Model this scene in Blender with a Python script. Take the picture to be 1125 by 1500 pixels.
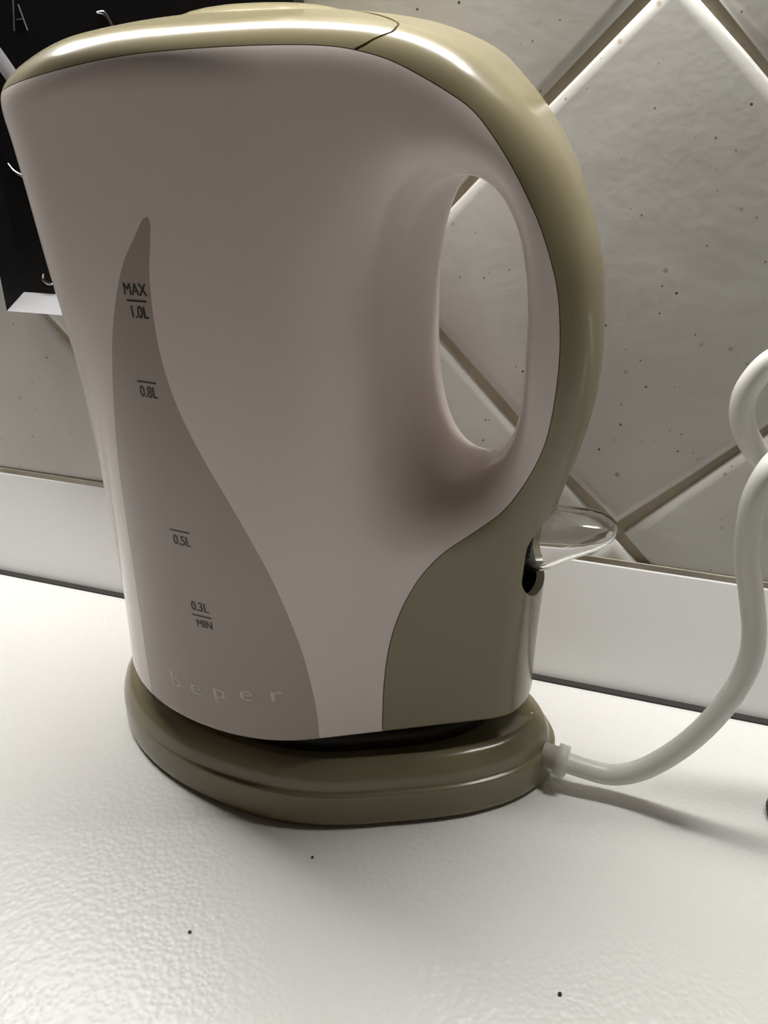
import bpy, bmesh, math, random
import numpy as np
from mathutils import Vector, Matrix
random.seed(4)
for o in list(bpy.data.objects): bpy.data.objects.remove(o)
S = bpy.context.scene
C = S.collection
# ---------------------------------------------------------------- camera
cd = bpy.data.cameras.new('camera'); cam = bpy.data.objects.new('camera', cd); C.objects.link(cam)
cd.sensor_fit = 'VERTICAL'; cd.sensor_height = 36; cd.lens = 1292.279/1500*36; cd.clip_start = .01
R_ = Vector((0.9387673926, 0.3441257769, -0.0171240246)); U_ = Vector((-0.1357618956, 0.415119368, 0.8995802455)); F_ = Vector((-0.3166772651, 0.8421718114, -0.4364196945))
M_ = Matrix.Identity(4)
for i in range(3): M_[i][0] = R_[i]; M_[i][1] = U_[i]; M_[i][2] = -F_[i]
M_.translation = (0.2186854, -0.2394115, 0.17); cam.matrix_world = M_
S.camera = cam
# ---------------------------------------------------------------- world, lamp, exposure
W = bpy.data.worlds.new('room_dim'); S.world = W; W.use_nodes = True
bg = W.node_tree.nodes['Background']; bg.inputs[0].default_value = (1.0, .76, .60, 1); bg.inputs[1].default_value = .03
ld = bpy.data.lights.new('under_cabinet_strip', 'AREA'); ld.shape = 'RECTANGLE'; ld.size = .47; ld.size_y = .035
ld.energy = 2.6; ld.color = (1.0, .985, .955)
lo_ = bpy.data.objects.new('under_cabinet_strip', ld); C.objects.link(lo_); lo_.location = (.088, -.010, .33)
S.view_settings.view_transform = 'Standard'; S.view_settings.look = 'None'; S.view_settings.gamma = 1
S.view_settings.use_curve_mapping = False; S.view_settings.exposure = 0
MM = .001
# ---------------------------------------------------------------- materials
def mat(name, col, rough=.4, **kw):
    m = bpy.data.materials.new(name); m.use_nodes = True; b = m.node_tree.nodes['Principled BSDF']
    b.inputs['Base Color'].default_value = (*col, 1); b.inputs['Roughness'].default_value = rough
    for k, val in kw.items(): b.inputs[k].default_value = val
    return m
def nodes(m): return m.node_tree.nodes, m.node_tree.links, m.node_tree.nodes['Principled BSDF']
def bump(m, kind, scale, strength, dist, detail=2):
    n, l, b = nodes(m); tc = n.new('ShaderNodeTexCoord'); t = n.new('ShaderNodeTexNoise' if kind == 'noise' else 'ShaderNodeTexVoronoi')
    t.inputs['Scale'].default_value = scale
    if kind == 'noise': t.inputs['Detail'].default_value = detail
    else: t.feature = 'SMOOTH_F1'
    bp = n.new('ShaderNodeBump'); bp.inputs['Strength'].default_value = strength; bp.inputs['Distance'].default_value = dist
    l.new(tc.outputs['Object'], t.inputs['Vector']); l.new(t.outputs[0], bp.inputs['Height']); l.new(bp.outputs[0], b.inputs['Normal'])
    return t
def vary(m, c1, c2, scale, detail=3):
    n, l, b = nodes(m); tc = n.new('ShaderNodeTexCoord'); t = n.new('ShaderNodeTexNoise'); t.inputs['Scale'].default_value = scale; t.inputs['Detail'].default_value = detail
    r = n.new('ShaderNodeValToRGB'); r.color_ramp.elements[0].position = .3; r.color_ramp.elements[1].position = .7
    r.color_ramp.elements[0].color = (*c1, 1); r.color_ramp.elements[1].color = (*c2, 1)
    l.new(tc.outputs['Object'], t.inputs['Vector']); l.new(t.outputs[0], r.inputs[0]); l.new(r.outputs[0], b.inputs['Base Color']); return r
WHITE = mat('white_plastic', (.79, .70, .66), .15)
SMOKE = mat('smoky_window', (.44, .365, .335), .13)
OLIVE = mat('olive_plastic', (.245, .215, .128), .2)
CLEAR = mat('clear_plastic', (.97, .97, .96), .04, IOR=1.46); nodes(CLEAR)[2].inputs['Transmission Weight'].default_value = 1
DARK = mat('dark_recess', (.03, .028, .022), .6)
INK = mat('black_print', (.02, .02, .02), .35)
PALE = mat('pale_print', (.62, .56, .53), .3)
CORD = mat('cord_plastic', (.80, .79, .74), .38)
RELIEF = mat('relief_plastic', (.74, .72, .66), .45)
UPST = mat('upstand_white', (.92, .915, .905), .3)
GASKET = mat('gasket_rubber', (.028, .027, .023), .6)
SEAL = mat('sealant', (.40, .36, .28), .8); vary(SEAL, (.30, .26, .19), (.48, .44, .36), 60)
GROUT = mat('grout', (.33, .28, .20), .9); vary(GROUT, (.34, .29, .21), (.50, .445, .345), 45); bump(GROUT, 'noise', 900, .18, .0004)
PBLACK = mat('gloss_black', (.008, .008, .009), .12)
FRAME_LIT = mat('frame_lit_grey', (.62, .62, .64), .35)  # light caught by the upward bevel is put into this colour; other bars stay black
CHROME = mat('chrome', (.8, .8, .82), .18, Metallic=1.0)
THIN = mat('grey_line', (.10, .10, .095), .5)
SILVER = mat('silver_paint', (.62, .62, .65), .3, Metallic=.25)
CRUMB = mat('crumb_brown', (.07, .055, .04), .8)
BLKR = mat('black_rubber', (.015, .015, .015), .5)
TOP = mat('worktop_laminate', (.86, .85, .82), .34)
bump(TOP, 'voronoi', 780, .4, .0004)
def tile_material():
    m = mat('glazed_tile', (.6, .58, .53), .3); n, l, b = nodes(m)
    tc = n.new('ShaderNodeNewGeometry')
    def nz(scale, detail=2):
        t = n.new('ShaderNodeTexNoise'); t.inputs['Scale'].default_value = scale; t.inputs['Detail'].default_value = detail; l.new(tc.outputs['Position'], t.inputs['Vector']); return t
    def ramp(src, a, b_, c1, c2):
        r = n.new('ShaderNodeValToRGB'); r.color_ramp.elements[0].position = a; r.color_ramp.elements[1].position = b_
        r.color_ramp.elements[0].color = c1; r.color_ramp.elements[1].color = c2; l.new(src, r.inputs[0]); return r
    base = ramp(nz(28, 3).outputs[0], .3, .72, (.54, .525, .485, 1), (.62, .615, .58, 1))
    col = base.outputs[0]
    for sc, th, c in ((185, .07, (.05, .04, .03, 1)), (300, .085, (.18, .13, .09, 1)), (95, .07, (.36, .28, .21, 1)), (120, .08, (.42, .36, .27, 1))):
        v = n.new('ShaderNodeTexVoronoi'); v.inputs['Scale'].default_value = sc; l.new(tc.outputs['Position'], v.inputs['Vector'])
        dot = ramp(v.outputs['Distance'], th*.55, th*1.25, (1, 1, 1, 1), (0, 0, 0, 1))
        pick = n.new('ShaderNodeSeparateColor'); l.new(v.outputs['Color'], pick.inputs[0])
        gt = n.new('ShaderNodeMath'); gt.operation = 'GREATER_THAN'; gt.inputs[1].default_value = .63; l.new(pick.outputs[0], gt.inputs[0])
        mu = n.new('ShaderNodeMath'); mu.operation = 'MULTIPLY'; l.new(dot.outputs[0], mu.inputs[0]); l.new(gt.outputs[0], mu.inputs[1])
        mx = n.new('ShaderNodeMix'); mx.data_type = 'RGBA'; l.new(mu.outputs[0], mx.inputs[0]); l.new(col, mx.inputs[6]); mx.inputs[7].default_value = c
        col = mx.outputs[2]
    l.new(col, b.inputs['Base Color'])
    n1, n2 = nz(70, 3), nz(300, 2)
    ad = n.new('ShaderNodeMath'); ad.operation = 'MULTIPLY_ADD'; ad.inputs[1].default_value = .25; l.new(n2.outputs[0], ad.inputs[0]); l.new(n1.outputs[0], ad.inputs[2])
    bp = n.new('ShaderNodeBump'); bp.inputs['Strength'].default_value = .14; bp.inputs['Distance'].default_value = .0015; l.new(ad.outputs[0], bp.inputs['Height']); l.new(bp.outputs[0], b.inputs['Normal'])
    return m
TILE = tile_material()
# ---------------------------------------------------------------- helpers
def link(name, me, m, parent=None, smooth=True):
    if m: me.materials.append(m)
    if smooth:
        me.polygons.foreach_set('use_smooth', [True]*len(me.polygons))
    o = bpy.data.objects.new(name, me); C.objects.link(o)
    if parent: o.parent = parent
    return o
def pyd(name, V, F, m, parent=None, smooth=True):
    me = bpy.data.meshes.new(name); me.from_pydata([tuple(map(float, q)) for q in V], [], [tuple(map(int, f)) for f in F]); me.update()
    return link(name, me, m, parent, smooth)
def tag(o, label, cat=None, kind=None, group=None):
    if label: o['label'] = label
    if cat: o['category'] = cat
    if kind: o['kind'] = kind
    if group: o['group'] = group
    return o
def box(name, lo, hi, m, parent=None, bev=0., seg=2):
    bm = bmesh.new(); bmesh.ops.create_cube(bm, size=1)
    for q in bm.verts: q.co = [lo[i]+(q.co[i]+.5)*(hi[i]-lo[i]) for i in range(3)]
    if bev: bmesh.ops.bevel(bm, geom=list(bm.edges), offset=bev, segments=seg, profile=.5, affect='EDGES')
    me = bpy.data.meshes.new(name); bm.to_mesh(me); bm.free()
    o = link(name, me, m, parent, False); return o
def empty(name, loc):
    o = bpy.data.objects.new(name, None); C.objects.link(o); o.location = loc; o.empty_display_size = .02; return o
def adopt(child, root):
    child.parent = root; child.matrix_parent_inverse = Matrix.Translation(root.location).inverted()
def tube(name, P, r, m, parent=None, n=16, radii=None):
    P = np.array(P, float); T = np.gradient(P, axis=0); T /= np.linalg.norm(T, axis=1)[:, None]
    ref = np.array([0, 0, 1.]); 
    if abs(T[0]@ref) > .9: ref = np.array([0, 1., 0])
    N = np.cross(T[0], ref); N /= np.linalg.norm(N); V = []; F = []
    for i in range(len(P)):
        N = N-T[i]*(N@T[i]); N /= np.linalg.norm(N); B = np.cross(T[i], N); rr = r if radii is None else radii[i]
        for k in range(n):
            a = 2*math.pi*k/n; V.append(P[i]+rr*(math.cos(a)*N+math.sin(a)*B))
    for i in range(len(P)-1):
        for k in range(n): F.append((i*n+k, i*n+(k+1) % n, (i+1)*n+(k+1) % n, (i+1)*n+k))
    F.append(tuple(range(n))[::-1]); F.append(tuple((len(P)-1)*n+k for k in range(n)))
    return pyd(name, V, F, m, parent)

# ---- kettle shape as a distance-like field, millimetres, x along the spout-handle axis, y across, z up
YK = -49.410
PROF = [(25.09, 164.80), (45.13, 166.30), (54.72, 167.20), (61.06, 170.44), (68.82, 174.14), (81.56, 178.02), (93.65, 181.43), (103.09, 182.99), (115.03, 183.87), (130.97, 183.93), (144.48, 183.28), (158.97, 181.06), (169.54, 176.75), (176.73, 170.80), (182.22, 165.03), (188.11, 156.98), (193.45, 146.11), (198.17, 134.81), (201.08, 118.09), (200.75, 105.17), (197.24, 93.43), (193.22, 83.18), (191.12, 73.99), (190.80, 63.00), (188.79, 30.02), (188.79, 5.00)]
def catmull(P, n):
    P = np.array(P, float); P = np.vstack([2*P[0]-P[1], P, 2*P[-1]-P[-2]]); out = []
    for i in range(1, len(P)-2):
        p0, p1, p2, p3 = P[i-1:i+3]
        t = np.linspace(0, 1, n, endpoint=False)[:, None]
        out.append(.5*((2*p1)+(-p0+p2)*t+(2*p0-5*p1+4*p2-p3)*t*t+(-p0+3*p1-3*p2+p3)*t**3))
    out.append(P[-2][None]); return np.vstack(out)
def poly_sd(px, pz, C):
    """signed distance to closed polygon C, negative inside"""
    shp = px.shape; px = px.ravel(); pz = pz.ravel()
    out = np.empty(len(px)); A = C; B = np.roll(C, -1, 0); E = B-A; L = (E**2).sum(1)+1e-12
    for s in range(0, len(px), 20000):
        x = px[s:s+20000, None]; z = pz[s:s+20000, None]
        wx = x-A[:, 0]; wz = z-A[:, 1]
        t = np.clip((wx*E[:, 0]+wz*E[:, 1])/L, 0, 1)
        d = np.sqrt(((wx-E[:, 0]*t)**2+(wz-E[:, 1]*t)**2).min(1))
        c = ((A[:, 1] <= z) != (B[:, 1] <= z)) & (x < A[:, 0]+E[:, 0]*(z-A[:, 1])/np.where(E[:, 1] == 0, 1e-9, E[:, 1]))
        out[s:s+20000] = np.where(c.sum(1) % 2 == 1, -d, d)
    return out.reshape(shp)
def smax(a, b, k):
    h = np.maximum(k-np.abs(a-b), 0)/k
    return np.maximum(a, b)+h*h*k*.25
PROFC = np.vstack([catmull(PROF, 8), [(20, 0), (5, 0), (5, 166)]])
GX0, GZ0, GS = 0., -10., 1.
def _grid():
    gx, gz = np.meshgrid(np.arange(0, 231, GS), np.arange(-10, 221, GS), indexing='ij')
    return poly_sd(gx, gz, PROFC)
PG = _grid()
def prof_sd(x, z):
    u = np.clip((x-GX0)/GS, 1, PG.shape[0]-3.001); v = np.clip((z-GZ0)/GS, 1, PG.shape[1]-3.001)
    i = u.astype(int); j = v.astype(int); a = u-i; b = v-j
    def w(t): return [.5*(-t+2*t*t-t**3), .5*(2-5*t*t+3*t**3), .5*(t+4*t*t-3*t**3), .5*(-t*t+t**3)]
    wa, wb = w(a), w(b); r = 0
    for m in range(4):
        for n in range(4): r = r+wa[m]*wb[n]*PG[i+m-1, j+n-1]
    return r
ZK = [0, 23, 45, 70, 107, 134, 162, 172, 190]
XL = [71.25, 70.75, 71.90, 71.91, 70.11, 65.60, 61.18, 57.62, 55.62]
BW = [40.00, 40.50, 40.84, 41.23, 41.81, 42.12, 42.43, 42.54, 42.94]
X2 = [178.09, 178.09, 178.09, 179.81, 185.69, 186.69, 186.69, 186.69, 186.69]
def smoothtab(tab):
    C = catmull(list(zip(ZK, tab)), 12); return C[:, 0], C[:, 1]
XLt, BWt, X2t = smoothtab(XL), smoothtab(BW), smoothtab(X2)
ZBOT = 23.87
HC = (169.90, 121.69); HA = (13.90, 32.33)      # finger hole: centre and half axes in the side view
def body(x, y, z):
    eta = np.abs(y-YK)
    xl = np.interp(z, *XLt); b = np.interp(z, *BWt); x2 = np.interp(z, *X2t)
    xm = 121.62; u = x-xm
    u = np.where(u < 0, u*b/(xm-xl), u)
    r2 = 13.26; h = x2-xm
    k = (b-r2)/h; a = np.sqrt(1-k*k)
    q = -k*eta+a*u
    f = np.where(q < 0, np.hypot(u, eta)-b, np.where(q > a*h, np.hypot(u-h, eta)-r2, a*eta+k*u-b))
    f = smax(f, prof_sd(x, z+.0030*eta**2), 9.0)
    f = smax(f, ZBOT-z, 1.6)
    # finger hole with a dished surround
    dx = x-HC[0]; dz = z-HC[1]
    ax = np.where(dx < 0, HA[0], HA[0])
    pw = 2.35; a_ = np.abs(dx)/ax+1e-4; c_ = np.abs(dz)/HA[1]+1e-4
    qn = (a_**pw+c_**pw)**(1/pw)
    g = qn**(1-pw)*np.sqrt((a_**(pw-1)/ax)**2+(c_**(pw-1)/HA[1])**2)+1e-6
    d = (qn-1)/g
    cs = dx/(np.hypot(dx, dz*.5)+1e-6); sn = dz*.5/(np.hypot(dx, dz*.5)+1e-6)
    kk = 10+5*np.clip(-cs, 0, 1)-5*np.clip(cs, 0, 1)+9*np.clip(-sn, 0, 1)**2-1*np.clip(sn, 0, 1)**2
    return smax(f, -d, kk)
def grad(x, y, z, e=.15):
    return np.stack([body(x+e, y, z)-body(x-e, y, z), body(x, y+e, z)-body(x, y-e, z), body(x, y, z+e)-body(x, y, z-e)], -1)/(2*e)
def surface_nets(lo, hi, st):
    ax = [np.arange(lo[i], hi[i]+st, st) for i in range(3)]
    X, Y, Z = np.meshgrid(*ax, indexing='ij')
    F = body(X, Y, Z).astype(np.float32)
    S = F < 0; n = np.array(F.shape)-1
    cnt = np.zeros(n, np.int32); acc = np.zeros(tuple(n)+(3,), np.float32)
    cs = [(i, j, k) for i in (0, 1) for j in (0, 1) for k in (0, 1)]
    def sub(A, c): return A[c[0]:c[0]+n[0], c[1]:c[1]+n[1], c[2]:c[2]+n[2]]
    for a in range(3):
        for c in cs:
            if c[a]: continue
            d = list(c); d[a] = 1
            f0, f1 = sub(F, c), sub(F, d); m = (f0 < 0) != (f1 < 0)
            t = np.where(m, f0/np.where(m, f0-f1, 1), 0)
            cnt += m
            for q in range(3): acc[..., q] += np.where(m, c[q]+(t if q == a else 0), 0)
    act = cnt > 0; idx = -np.ones(n, np.int64); idx[act] = np.arange(act.sum())
    cell = np.argwhere(act); V = (cell+acc[act]/cnt[act][:, None])*st+np.array(lo)
    quads = []
    for a in range(3):
        b, c = (a+1) % 3, (a+2) % 3
        s0 = [slice(0, None)]*3; s1 = [slice(0, None)]*3
        s0[a] = slice(0, -1); s1[a] = slice(1, None)
        m = S[tuple(s0)] != S[tuple(s1)]
        P = np.argwhere(m); P = P[(P[:, b] > 0) & (P[:, c] > 0) & (P[:, b] < n[b]) & (P[:, c] < n[c])]
        inside = S[tuple(P.T)]
        e1 = np.zeros(3, int); e1[b] = 1; e2 = np.zeros(3, int); e2[c] = 1
        g = lambda Q: idx[tuple(Q.T)]
        Qd = np.stack([g(P-e1-e2), g(P-e2), g(P), g(P-e1)], 1)
        Qd[~inside] = Qd[~inside][:, ::-1]; quads.append(Qd)
    Q = np.vstack(quads)
    for _ in range(3):
        f = body(*V.T); G = grad(*V.T); V = V-(np.clip(f, -1, 1)/((G**2).sum(1)+.05))[:, None]*G
    T = np.vstack([Q[:, [0, 1, 2]], Q[:, [0, 2, 3]]])
    return V, T

# ---------------------------------------------------------------- setting: wall with diagonal tiles, upstand, worktop
wall = box('wall_back', (-.75, .0013, -.10), (.75, .06, .62), GROUT); tag(wall, 'tiled kitchen wall with pale speckled tiles laid diagonally', kind='structure')
TS = .10122; GAP = .0019; U0, V0 = .20125, .05016
def tile_mesh(seed):
    rnd = random.Random(seed); h = (TS-GAP)/2; per = 4; V = []; F = []
    base = []
    for s in range(4):
        for k in range(per):
            t = k/per; a = [(-1, -1), (1, -1), (1, 1), (-1, 1)][s]; b = [(-1, -1), (1, -1), (1, 1), (-1, 1)][(s+1) % 4]
            base.append((a[0]+(b[0]-a[0])*t, a[1]+(b[1]-a[1])*t))
    n = len(base); jit = [rnd.uniform(-.0004, .0004) for _ in range(n)]
    for ins, dep in ((0., .0020), (.0001, .0010), (.0009, .00022), (.0032, 0.)):
        for (a, b), j in zip(base, jit):
            m = max(abs(a), abs(b)); r = h-ins+j*(1 if ins < .003 else .2)
            cr = .0007*min(abs(a), abs(b))**8
            x, y = a*r-math.copysign(cr, a)*(abs(a) > .9 and abs(b) > .9), b*r-math.copysign(cr, b)*(abs(a) > .9 and abs(b) > .9)
            u = (x-y)/math.sqrt(2); w = (x+y)/math.sqrt(2); V.append((u, dep, w))
    for k in range(3):
        for i in range(n): F.append((k*n+i, k*n+(i+1) % n, (k+1)*n+(i+1) % n, (k+1)*n+i))
    F.append(tuple(3*n+i for i in range(n)))
    me = bpy.data.meshes.new('tile'); me.from_pydata(V, [], F); me.update(); me.materials.append(TILE)
    me.polygons.foreach_set('use_smooth', [True]*len(me.polygons)); return me
TM = [tile_mesh(k) for k in range(5)]
D2 = TS/math.sqrt(2); q = 0
for i in range(-14, 15):
    for j in range(-14, 15):
        cx = U0+D2*((i+.5)-(j+.5)); cz = V0+D2*((i+.5)+(j+.5))
        if -.62 < cx < .62 and -.08 < cz < .56:
            o = bpy.data.objects.new('tile', TM[random.randrange(5)]); C.objects.link(o); o.location = (cx, random.uniform(-.0002, .0003), cz)
            o.rotation_euler = (random.uniform(-.004, .004), 0, random.uniform(-.004, .004)); o.parent = wall; q += 1
up = pyd('trim_1', [(x, y, z) for x in (-.75, .75) for y, z in ((-.0004, .0004), (-.0083, .0004), (-.0009, .0392), (-.0006, .0396), (-.0004, .0396))], [(0, 1, 2, 3, 4), (9, 8, 7, 6, 5)]+[(k, 5+k, 5+(k+1) % 5, (k+1) % 5) for k in range(5)], UPST, None, False); tag(up, 'white upstand strip along the back of the worktop', kind='structure')
gk = box('gasket', (-.75, -.0106, .0), (.75, -.0010, .0007), GASKET, up)
sl = box('sealant_bead', (-.75, -.0006, .0393), (.75, -.0001, .0415), SEAL, up, bev=.00015)
top = box('worktop', (-.75, -.64, -.038), (.75, -.0002, 0), TOP, bev=.0015); tag(top, 'white textured laminate worktop under the kettle', kind='structure')
# ---------------------------------------------------------------- kettle surface, cut into its parts
V, T = surface_nets((48, -98, 18), (206, 0, 190), 1.0)
NRM = grad(*V.T); NRM /= np.linalg.norm(NRM, axis=1)[:, None]
def clip(V, N, T, phi):
    """keep the part where phi < 0"""
    ins = phi < 0; c = ins[T].sum(1)
    keep = T[c == 3].tolist(); Vn = []; Nn = []; cache = {}; nv = len(V)
    def cut(a, b):
        k = (a, b) if a < b else (b, a)
        if k not in cache:
            t = phi[k[0]]/(phi[k[0]]-phi[k[1]]); cache[k] = nv+len(Vn)
            Vn.append(V[k[0]]+(V[k[1]]-V[k[0]])*t); m = N[k[0]]+(N[k[1]]-N[k[0]])*t; Nn.append(m/np.linalg.norm(m))
        return cache[k]
    for t in T[(c == 1) | (c == 2)].tolist():
        i = [ins[a] for a in t]
        if sum(i) == 1:
            k = i.index(True); a, b, d = t[k], t[(k+1) % 3], t[(k+2) % 3]; keep.append([a, cut(a, b), cut(a, d)])
        else:
            k = i.index(False); a, b, d = t[k], t[(k+1) % 3], t[(k+2) % 3]; e, f = cut(a, b), cut(a, d)
            keep.append([e, b, d]); keep.append([e, d, f])
    Va = np.vstack([V]+([Vn] if Vn else [])); Na = np.vstack([N]+([Nn] if Nn else [])); Ta = np.array(keep, int)
    us = np.unique(Ta); mp = -np.ones(len(Va), int); mp[us] = np.arange(len(us))
    return Va[us], Na[us], mp[Ta]
def part(name, V, N, T, m, root, rim=1.3):
    V2, N2, F2 = list(V), list(N), [tuple(t) for t in T.tolist()]
    if rim:
        E = {}
        for a, b, c in T.tolist():
            for e in ((a, b), (b, c), (c, a)): E[e] = 1
        for (a, b) in [e for e in E if (e[1], e[0]) not in E]:
            d = V[b]-V[a]; nn = np.cross(d, N[a]); nn = nn/(np.linalg.norm(nn)+1e-12); k = len(V2)
            V2 += [V[a], V[b], V[b]-N[b]*rim, V[a]-N[a]*rim]; N2 += [nn]*4; F2.append((k+1, k, k+3, k+2))
    me = bpy.data.meshes.new(name); me.from_pydata((np.array(V2)*MM).tolist(), [], F2); me.update()
    me.polygons.foreach_set('use_smooth', [True]*len(me.polygons)); me.normals_split_custom_set_from_vertices(np.array(N2).tolist())
    me.materials.append(m); o = bpy.data.objects.new(name, me); C.objects.link(o); adopt(o, root); return o
SEAM = [(20, 165.0), (50, 166.9), (66, 168.9), (82.3, 171.27), (93.8, 172.74), (102, 173.81), (110.6, 174.87), (118.1, 175.54), (125, 175.89), (131, 176.15), (137.9, 176.34),
        (145.2, 176.36), (150.5, 176.1), (154.25, 175.52), (159.1, 174.18), (163.4, 172.19), (168.9, 168.95), (173.4, 165.66), (176.9, 161.4), (180.55, 155.73),
        (183.76, 149.64), (185.8, 145.25), (187.9, 139.46), (189.7, 132.84), (190.6, 126), (190.97, 118.2), (190.57, 109.4), (189.4, 100.8), (187, 93.6), (183.7, 87.2),
        (180.3, 82.65), (174.8, 78.24), (169.4, 74.24), (165.25, 69.39), (162.4, 64.19), (160.2, 58.8), (158.4, 52.3), (157.26, 45.56), (156.5, 37.5), (156.15, 30.25), (155.95, 24), (155.9, 10)]
OLP = np.vstack([catmull(SEAM, 5), [(230, 10), (230, 220), (20, 220)]])
def phi_olive(V): return poly_sd(V[:, 0], V[:, 2], OLP)
LR = [(0, 143.2), (5.7, 144.3), (9, 147.6), (13, 152.6), (17, 157), (20.4, 159.6), (23.7, 159.7), (25.8, 158.3), (28.5, 156.1), (30.2, 154.2), (33, 150.5), (60, 115)]
def phi_lid(V):
    e = np.abs(V[:, 1]-YK); p = (V[:, 0]-np.interp(e, *zip(*LR)))*.75
    return np.where(V[:, 2] < 160, 20., p)
def slit(V):
    e = np.abs(V[:, 1]-YK); return .14+1.5*np.clip(1-((e-13)/7.5)**2, 0, 1)
GL = [(116.3, 148.7), (114.6, 146.9), (112.7, 144.3), (108.5, 138.6), (104.5, 130), (101.4, 121), (98.0, 106.5), (95.7, 92.5), (94.6, 78), (93.9, 64.4), (93.2, 50), (92.7, 37), (92.6, 20)]
GR = [(142.15, 20), (142.1, 31.5), (141.2, 42), (139.7, 52.1), (137.5, 61.75), (134.6, 71.8), (131, 81.2), (126.7, 90.9), (122.2, 99.9), (117.8, 110.1), (115.3, 120), (114.7, 129.7), (115.2, 137.7), (116.3, 143), (117.1, 147.3)]
GPOLY = np.vstack([catmull(GL, 5), catmull(GR, 5)])
def phi_gauge(V): return np.where(V[:, 1] < YK, poly_sd(V[:, 0], V[:, 2], GPOLY), 5.)
def phi_slot(V):
    e = np.abs(V[:, 1]-YK)-11.0; z = np.abs(V[:, 2]-68.5)-10.8; r = 7.0
    d = np.hypot(np.maximum(e+r, 0), np.maximum(z+r, 0))+np.minimum(np.maximum(e, z)+r, 0)-r
    return np.where(V[:, 0] > 172, d, 5.)
kettle = empty('kettle', (.125, YK*MM, ZBOT*MM))
tag(kettle, 'small white and olive electric kettle with smoky water window, standing on its base', 'kettle')
GP = .09
ph = phi_slot(V); V1, N1, T1 = clip(V, NRM, T, -ph)
w = clip(V1, N1, T1, -phi_olive(V1)+GP)
g = clip(*w, phi_gauge(w[0])); w2 = clip(*w, -phi_gauge(w[0]))
shell = part('body_shell', *w2, WHITE, kettle)
gauge = part('water_window', *g, SMOKE, kettle, 0); tag(gauge, 'smoky grey-brown water level window')
ol = clip(V1, N1, T1, phi_olive(V1)+GP)
lid = part('lid', *clip(*ol, phi_lid(ol[0])+slit(ol[0])), OLIVE, kettle, 2.0)
hc_ = part('handle_cover', *clip(*ol, -phi_lid(ol[0])+.14), OLIVE, kettle, 2.0); hb_ = clip(*ol, np.maximum(np.abs(phi_lid(ol[0]))-3., 168-ol[0][:, 2])); part('hinge_bed', hb_[0]-hb_[1]*1.4, hb_[1], hb_[2], OLIVE, kettle, 0); tag(hc_, 'olive strip over the handle and rear of the body')
# low raised grip on the lid
def dome(name, c, a, b, h, m, root, n=40, rings=8, p=2.0):
    Vd = []; Fd = []
    for i in range(rings+1):
        t = i/rings*math.pi/2
        for k in range(n):
            an = 2*math.pi*k/n; Vd.append((c[0]+a*math.cos(t)**.8*math.cos(an), c[1]+b*math.cos(t)**.8*math.sin(an), c[2]+h*math.sin(t)))
    for i in range(rings):
        for k in range(n): Fd.append((i*n+k, i*n+(k+1) % n, (i+1)*n+(k+1) % n, (i+1)*n+k))
    o = pyd(name, np.array(Vd)*MM, Fd, m); adopt(o, root); return o
grip = dome('lid_grip', (122, YK, 181.3), 21, 15, 4.2, OLIVE, kettle)
# switch pocket and clear lever
sp = box('switch_slot', (.172, (YK-11.1)*MM, .0573), (.1836, (YK+11.1)*MM, .0797), DARK); bm = bmesh.new(); bm.from_mesh(sp.data)
bmesh.ops.delete(bm, geom=[f for f in bm.faces if f.normal.x > .9], context='FACES'); bmesh.ops.reverse_faces(bm, faces=bm.faces); bm.to_mesh(sp.data); bm.free(); adopt(sp, kettle)
def loft(name, st, m, root, n=28, p=3.0):
    Vl = []; Fl = []
    for (x, zc, hz, hw) in st:
        for k in range(n):
            a = 2*math.pi*k/n; ca, sa = math.cos(a), math.sin(a)
            Vl.append((x, YK+hw*math.copysign(abs(ca)**(2/p), ca), zc+hz*math.copysign(abs(sa)**(2/p), sa)))
    for i in range(len(st)-1):
        for k in range(n): Fl.append((i*n+k, i*n+(k+1) % n, (i+1)*n+(k+1) % n, (i+1)*n+k))
    Fl.append(tuple(range(n))[::-1]); Fl.append(tuple((len(st)-1)*n+k for k in range(n)))
    o = pyd(name, np.array(Vl)*MM, Fl, m); adopt(o, root); return o
LST = [(178, 70.6, 8.0, 7.6), (184, 70.7, 8.0, 7.6), (188, 70.9, 7.8, 7.6), (191, 71.6, 7.0, 7.6), (194, 72.7, 5.9, 7.4), (198, 73.9, 4.7, 6.9), (201.2, 74.6, 3.7, 6.0), (203.4, 74.9, 2.6, 4.6), (204.8, 75.1, 1.5, 2.8), (205.3, 75.2, .5, 1.1)]
lever = loft('switch_lever', LST, CLEAR, kettle)
bm = bmesh.new(); bm.from_mesh(lever.data); geo = bmesh.ops.duplicate(bm, geom=bm.verts[:]+bm.edges[:]+bm.faces[:])
for q_ in [e for e in geo['geom'] if isinstance(e, bmesh.types.BMVert)]:
    q_.co.x = .178+(q_.co.x-.178)*.955+.0006; q_.co.y = YK*MM+(q_.co.y-YK*MM)*.84; q_.co.z = .0715+(q_.co.z-.0715)*.84+.0006*max(0, (q_.co.x-.188)/.017)
bmesh.ops.reverse_faces(bm, faces=[e for e in geo['geom'] if isinstance(e, bmesh.types.BMFace)]); bm.to_mesh(lever.data); bm.free(); lever.data.polygons.foreach_set('use_smooth', [True]*len(lever.data.polygons))
tag(lever, 'clear plastic on-off lever')
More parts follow.
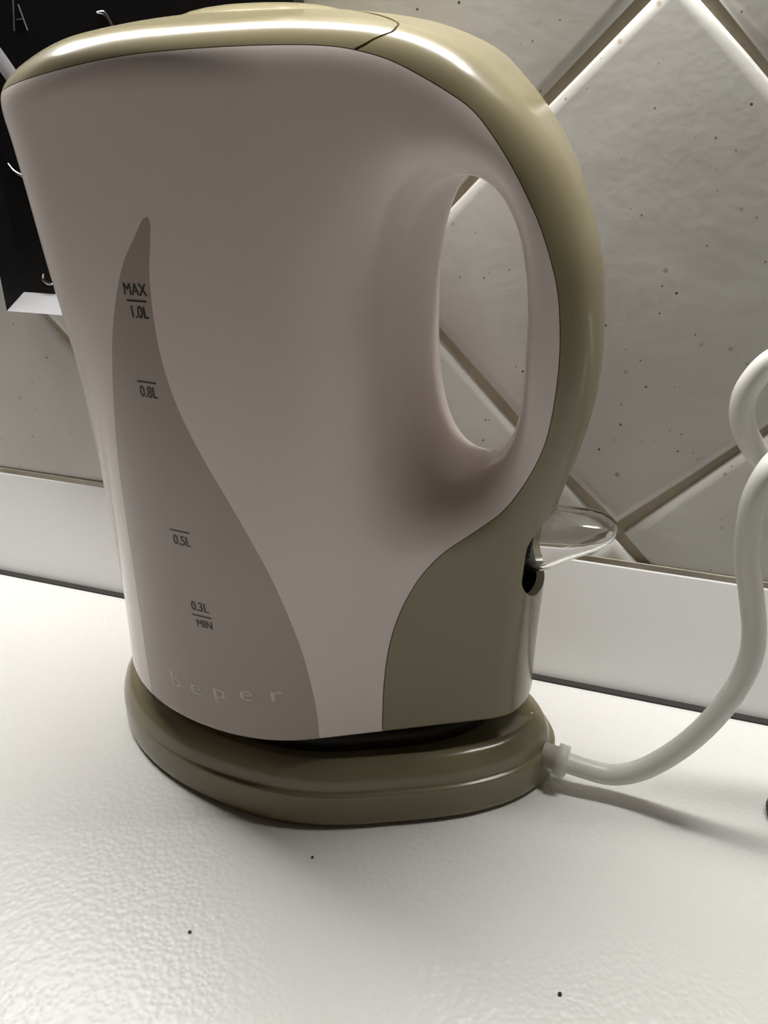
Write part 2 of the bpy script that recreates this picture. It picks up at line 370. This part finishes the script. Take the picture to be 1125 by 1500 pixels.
# print on the water window
def front_y(x, z):
    y = np.full(len(x), -100.0)
    for _ in range(60):
        f = body(x, y, z); y = y+np.where(f > 0, np.minimum(f*.7, 2), f*.5)
    return y
def print_on(name, verts2, faces, x0, z0, m, root, tilt=0., lift=.06):
    """verts2 in mm in the tangent frame: horizontal along the surface, up the surface"""
    P = np.array(verts2, float); ca, sa = math.cos(tilt), math.sin(tilt)
    y0 = front_y(np.array([x0]), np.array([z0]))[0]; n0 = grad(np.array([x0]), np.array([y0]), np.array([z0]))[0]; n0 /= np.linalg.norm(n0)
    h = np.cross(n0, [0, 0, 1.]); h = -h if h[0] < 0 else h; h /= np.linalg.norm(h); up_ = np.cross(h, n0); up_ = -up_ if up_[2] < 0 else up_
    a = P[:, 0]*ca-P[:, 1]*sa; b = P[:, 0]*sa+P[:, 1]*ca
    W3 = np.array([x0, y0, z0])+a[:, None]*h+b[:, None]*up_
    y = front_y(W3[:, 0], W3[:, 2]); W3[:, 1] = y; N3 = grad(*W3.T); N3 /= np.linalg.norm(N3, axis=1)[:, None]
    o = pyd(name, (W3+N3*lift)*MM, faces, m, None, False); adopt(o, root); return o
def text_mesh(s, size, sx=1.0, bold=0.0, space=1.0):
    cu = bpy.data.curves.new('t', 'FONT'); cu.body = s; cu.size = size; cu.align_x = 'CENTER'; cu.align_y = 'CENTER'; cu.resolution_u = 4; cu.offset = bold; cu.space_character = space
    o = bpy.data.objects.new('t', cu); C.objects.link(o); dg = bpy.context.evaluated_depsgraph_get(); me = bpy.data.meshes.new_from_object(o.evaluated_get(dg))
    bm = bmesh.new(); bm.from_mesh(me); bmesh.ops.triangulate(bm, faces=bm.faces)
    vs = [(q.co.x*sx, q.co.y) for q in bm.verts]; fs = [[q.index for q in f.verts] for f in bm.faces]; bm.free()
    bpy.data.objects.remove(o); bpy.data.curves.remove(cu); bpy.data.meshes.remove(me); return vs, fs
def strip(x0, z0, wd, th, tilt):
    vs = [(-wd/2+wd*i/8, s*th/2) for i in range(9) for s in (-1, 1)]; fs = [(2*i, 2*i+2, 2*i+3, 2*i+1) for i in range(8)]
    o = print_on('level_line', vs, fs, x0, z0, INK, gauge, tilt)
TL = .03
for s, x0, z0, sz, bd in (('MAX', 110.85, 134.05, 3.5, .0), ('1.0L', 111.1, 129.55, 3.5, .012), ('0.8L', 110.45, 112.65, 3.5, .012), ('0.5L', 113.75, 78.0, 3.5, .012), ('0.3L', 116.25, 60.95, 3.5, .012), ('MIN', 117.0, 56.35, 3.0, .0)):
    vs, fs = text_mesh(s, sz, .82 if s != 'MIN' else .86, bd); k_ = len(vs); print_on('level_mark', [(a+d, b) for d in (-.09, .09) for a, b in vs], fs+[[q_+k_ for q_ in f] for f in fs], x0, z0, INK, gauge, TL)
for x0, z0, wd in ((110.9, 131.9, 5.2), (110.3, 114.9, 5.3), (113.5, 80.45, 5.5), (116.45, 58.55, 5.6)): strip(x0, z0, wd, .36, TL)
for ch, x0, z0 in (('b', 104.6, 35.6), ('e', 111.4, 36.0), ('p', 118.6, 37.1), ('e', 126.0, 38.2), ('r', 133.2, 38.7)):
    vs, fs = text_mesh(ch, 6.2, 1.35, .02); print_on('logo_letter', vs, fs, x0, z0, PALE, gauge, .05)
# ---------------------------------------------------------------- power base with its cord
base = empty('power_base', (.127, YK*MM, 0)); tag(base, 'olive plastic power base under the kettle with a white cord', 'kettle base')
BH = [(0, 42.3), (4.5, 42.2), (11, 41.4), (18.5, 39.6), (26, 36.7), (34.5, 32.7), (42.5, 28.8), (50.2, 24.4), (56, 20.0), (60.5, 15.8), (64, 11.2), (66.8, 6.0), (68.0, 2.4)]
rp = catmull(BH, 4)
OUT = [(127-62.7*math.cos(t), -42.3*math.sin(t)) for t in np.linspace(0, math.pi/2, 36)][:-1]+[(127+a, -b) for a, b in rp]
OUT = OUT+[(127+68.3, 0)]+[(x, -y*.895) for x, y in OUT[::-1]][:-1]; OUT = np.array(OUT)
tg = np.roll(OUT, -1, 0)-np.roll(OUT, 1, 0); nr = np.stack([tg[:, 1], -tg[:, 0]], 1); nr /= np.linalg.norm(nr, axis=1)[:, None]
if (nr*(OUT-[127, 0])).sum() < 0: nr = -nr
def ring(ins, z, right=0.):
    k = np.clip((OUT[:, 0]-85)/45, 0, 1); k = k*k*(3-2*k)
    P = OUT-nr*(ins+right*k)[:, None] if isinstance(ins, np.ndarray) else OUT-nr*(ins+right*k)[:, None]
    if ins > 7.5: P = [127, 0]+(OUT-[127, 0])*(1-ins/43.)
    return np.c_[P[:, 0], P[:, 1]+YK, np.full(len(P), z)]
def rings(name, L, m, root, cap=True):
    n = len(OUT); Vr = np.vstack([ring(*a) for a in L]); Fr = []
    for i in range(len(L)-1):
        for k in range(n): Fr.append((i*n+k, i*n+(k+1) % n, (i+1)*n+(k+1) % n, (i+1)*n+k))
    if cap: Fr.append(tuple((len(L)-1)*n+k for k in range(n)))
    o = pyd(name, Vr*MM, Fr, m); adopt(o, root); 
    bm = bmesh.new(); bm.from_mesh(o.data); bmesh.ops.recalc_face_normals(bm, faces=bm.faces); bm.to_mesh(o.data); bm.free()
    return o
ls = rings('base_shell', [(1.2, .9), (.35, .95), (.05, 1.5), (0, 3), (.05, 6), (.15, 8.8), (.25, 9.8), (.32, 10.15, .12), (.36, 10.32, .5), (.40, 10.4, .95), (.46, 10.7, 1.1), (.62, 11.4, 1.1), (1.2, 13.2, 1.0), (2.1, 15, .9), (3.5, 16.5, .7), (5.0, 17.2, .6), (6.0, 17.3, .5), (7.0, 16.8, .4), (8.2, 15.6, .3), (22, 15.0)], OLIVE, base)
ft = rings('foot_ring', [(2.2, 0), (1.3, .1), (1.3, 1.3), (4, 1.3)], BLKR, base)
hb = rings('docking_plate', [(11, 15.4), (11, 19.0), (12, 19.8), (24, 19.8)], DARK, base)
path = [(194.0, -53.6, 8.6), (198.5, -53.8, 8.0), (203.5, -53.8, 7.2), (210.8, -53.6, 6.9), (217.6, -53.6, 10.4), (224.3, -53.8, 17.6), (230.5, -53.8, 27), (235.4, -53.4, 37.6), (238.0, -52.0, 46.4), (238.2, -50.6, 54.4),
        (236.0, -50.0, 64.6), (233.8, -50.0, 73), (233.0, -50, 81.4), (233.3, -50, 88.9), (235.4, -49, 95.2), (239.4, -45, 99), (243.5, -42, 106), (242.5, -40, 114.5), (238.2, -38, 117.5), (232.4, -36.4, 114.4), (228.7, -36, 107.9),
        (228.5, -36, 101.5), (230.9, -36, 96), (235.6, -36, 90.8), (243, -36, 86.5), (262, -33, 80), (300, -26, 60), (350, -24, 25), (400, -24, 4.0), (470, -24, 2.9)]
cord = tube('cord', catmull(path, 10)*MM, .00275, CORD, None, 18); adopt(cord, base); tag(cord, 'white power cord')
rel = tube('strain_relief', np.array([(192.5, -53.5, 8.9), (196.2, -53.7, 8.4), (196.3, -53.7, 8.4), (199.0, -53.8, 8.0), (199.4, -53.8, 7.95), (199.5, -53.8, 7.95)])*MM, 1, RELIEF, None, 16, [.0030, .0032, .0042, .0042, .0039, .0030]); adopt(rel, base)
# ---------------------------------------------------------------- black framed panel on the wall
PX0, PX1, PZ0, PZ1 = -2.3, 109.4, 103.9, 262.0
panel = empty('wall_panel', (.0535, 0, PZ0*MM)); tag(panel, 'glossy black framed wall panel behind the kettle spout', 'wall panel')
def quad_prism(name, pts, m, root, yb):
    n = len(pts); Vq = [(a, yf, b) for a, b, yf in pts]+[(a, yb, b) for a, b, yf in pts]
    Fq = [tuple(range(n)), tuple(range(2*n-1, n-1, -1))]+[(i, n+i, n+(i+1) % n, (i+1) % n) for i in range(n)]
    o = pyd(name, np.array(Vq)*MM, Fq, m, None, False); bm = bmesh.new(); bm.from_mesh(o.data); bmesh.ops.recalc_face_normals(bm, faces=bm.faces); bm.to_mesh(o.data); bm.free(); adopt(o, root); return o
B_ = 6.0; YO, YI, YB = -6.4, -3.4, -.4
quad_prism('panel_face', [(PX0+B_, PZ0+B_, YI), (PX1-B_, PZ0+B_, YI), (PX1-B_, PZ1-B_, YI), (PX0+B_, PZ1-B_, YI)], PBLACK, panel, YB)
fb = quad_prism('frame_bar', [(PX0, PZ0, YO), (PX1, PZ0, YO), (PX1-B_, PZ0+B_, YI), (PX0+B_, PZ0+B_, YI)], FRAME_LIT, panel, YB); tag(fb, 'lower frame edge, caught lamp light painted in pale grey')
quad_prism('frame_bar', [(PX0, PZ0, YO), (PX0+B_, PZ0+B_, YI), (PX0+B_, PZ1-B_, YI), (PX0, PZ1, YO)], PBLACK, panel, YB)
quad_prism('frame_bar', [(PX1, PZ0, YO), (PX1, PZ1, YO), (PX1-B_, PZ1-B_, YI), (PX1-B_, PZ0+B_, YI)], PBLACK, panel, YB)
quad_prism('frame_bar', [(PX0, PZ1, YO), (PX0+B_, PZ1-B_, YI), (PX1-B_, PZ1-B_, YI), (PX1, PZ1, YO)], PBLACK, panel, YB)
def ribbon(name, P, wd, m):
    P = catmull(P, 6) if len(P) > 2 else np.array(P, float); t = np.gradient(P, axis=0); t /= np.linalg.norm(t, axis=1)[:, None]; n = np.stack([-t[:, 1], t[:, 0]], 1)
    wd = np.interp(np.linspace(0, 1, len(P)), np.linspace(0, 1, len(wd)), wd)[:, None]/2
    A, Bq = P+n*wd, P-n*wd; k = len(P); y0, y1 = YI-.02, YI-.5
    Vq = [(a[0], y0, a[1]) for a in A]+[(a[0], y0, a[1]) for a in Bq]+[((a[0]+b[0])/2, y1, (a[1]+b[1])/2) for a, b in zip(A, Bq)]
    Fq = []
    for i in range(k-1): Fq += [(i, i+1, 2*k+i+1, 2*k+i), (k+i+1, k+i, 2*k+i, 2*k+i+1)]
    o = pyd(name, np.array(Vq)*MM, Fq, m); bm = bmesh.new(); bm.from_mesh(o.data); bmesh.ops.recalc_face_normals(bm, faces=bm.faces); bm.to_mesh(o.data); bm.free(); adopt(o, panel); return o
SH = -1.0
ribbon('grey_stroke', [(20.2, 194), (18.6, 185.6)], [.25, .25], THIN)
ribbon('grey_stroke', [(21.6, 192.2), (23.4, 185.6)], [.15, .1], THIN)
ribbon('grey_stroke', [(19.9, 188.5), (22.6, 188.6)], [.2, .3], THIN)
ribbon('silver_band', [(7, 184), (11.6, 178.2), (15.6, 172.6), (17, 170)], [5.5, 5.2, 4.8, 3.6], SILVER)
ribbon('silver_curl', [(47.8, 189.2), (50.0, 189.0), (51.4, 187.2), (52.4, 185)], [.5, 1.0, .9, .6], CHROME)
ribbon('silver_arc', [(7.3, 149.8), (9.2, 147.4), (13.8, 145.6), (20, 144.6)], [.2, .5, 1.0, 1.2], CHROME)
ribbon('silver_curl', [(13.0, 116.4), (12.4, 114.6), (14.0, 113.3), (16.4, 113.0)], [.5, 1.0, 1.1, .3], CHROME)
# ---------------------------------------------------------------- small things
def blob(name, c, r, m, label, cat, group=None, sq=.6):
    bm = bmesh.new(); bmesh.ops.create_icosphere(bm, subdivisions=2, radius=r)
    rn = random.Random(int(c[0]))
    for q in bm.verts: q.co *= rn.uniform(.75, 1.15); q.co.z *= sq
    me = bpy.data.meshes.new(name); bm.to_mesh(me); bm.free(); o = link(name, me, m)
    o.location = (c[0]*MM, c[1]*MM, r*sq*.85); tag(o, label, cat, None, group); return o
blob('crumb', (128.2, -127.2), .00042, CRUMB, 'tiny dark crumb on the worktop at the lower left of the kettle', 'crumb', 'crumbs on the worktop')
blob('crumb', (145.4, -98.7), .00035, CRUMB, 'tiny dark crumb just in front of the power base', 'crumb', 'crumbs on the worktop')
blob('crumb', (208.6, -114.7), .00045, CRUMB, 'tiny dark crumb nearest the bottom edge of the photo', 'crumb', 'crumbs on the worktop')
# dark rounded thing that only just enters at the right edge
def lathe(name, prof_, m, loc, n=36):
    Vl = []; Fl = []
    for r, z in prof_:
        for k in range(n): a = 2*math.pi*k/n; Vl.append((r*math.cos(a), r*math.sin(a), z))
    for i in range(len(prof_)-1):
        for k in range(n): Fl.append((i*n+k, i*n+(k+1) % n, (i+1)*n+(k+1) % n, (i+1)*n+k))
    Fl.append(tuple(range(n))[::-1]); Fl.append(tuple((len(prof_)-1)*n+k for k in range(n)))
    o = pyd(name, np.array(Vl)*MM, Fl, m); o.location = loc; return o
kn = lathe('bottle_cap', [(5.6, 0), (6.6, .6), (6.9, 2), (6.6, 3.6), (5.4, 4.8), (3.4, 5.2), (1, 5.3)], BLKR, (.2560, -.0465, 0)); tag(kn, 'small round black cap lying at the right edge of the photo', 'cap')
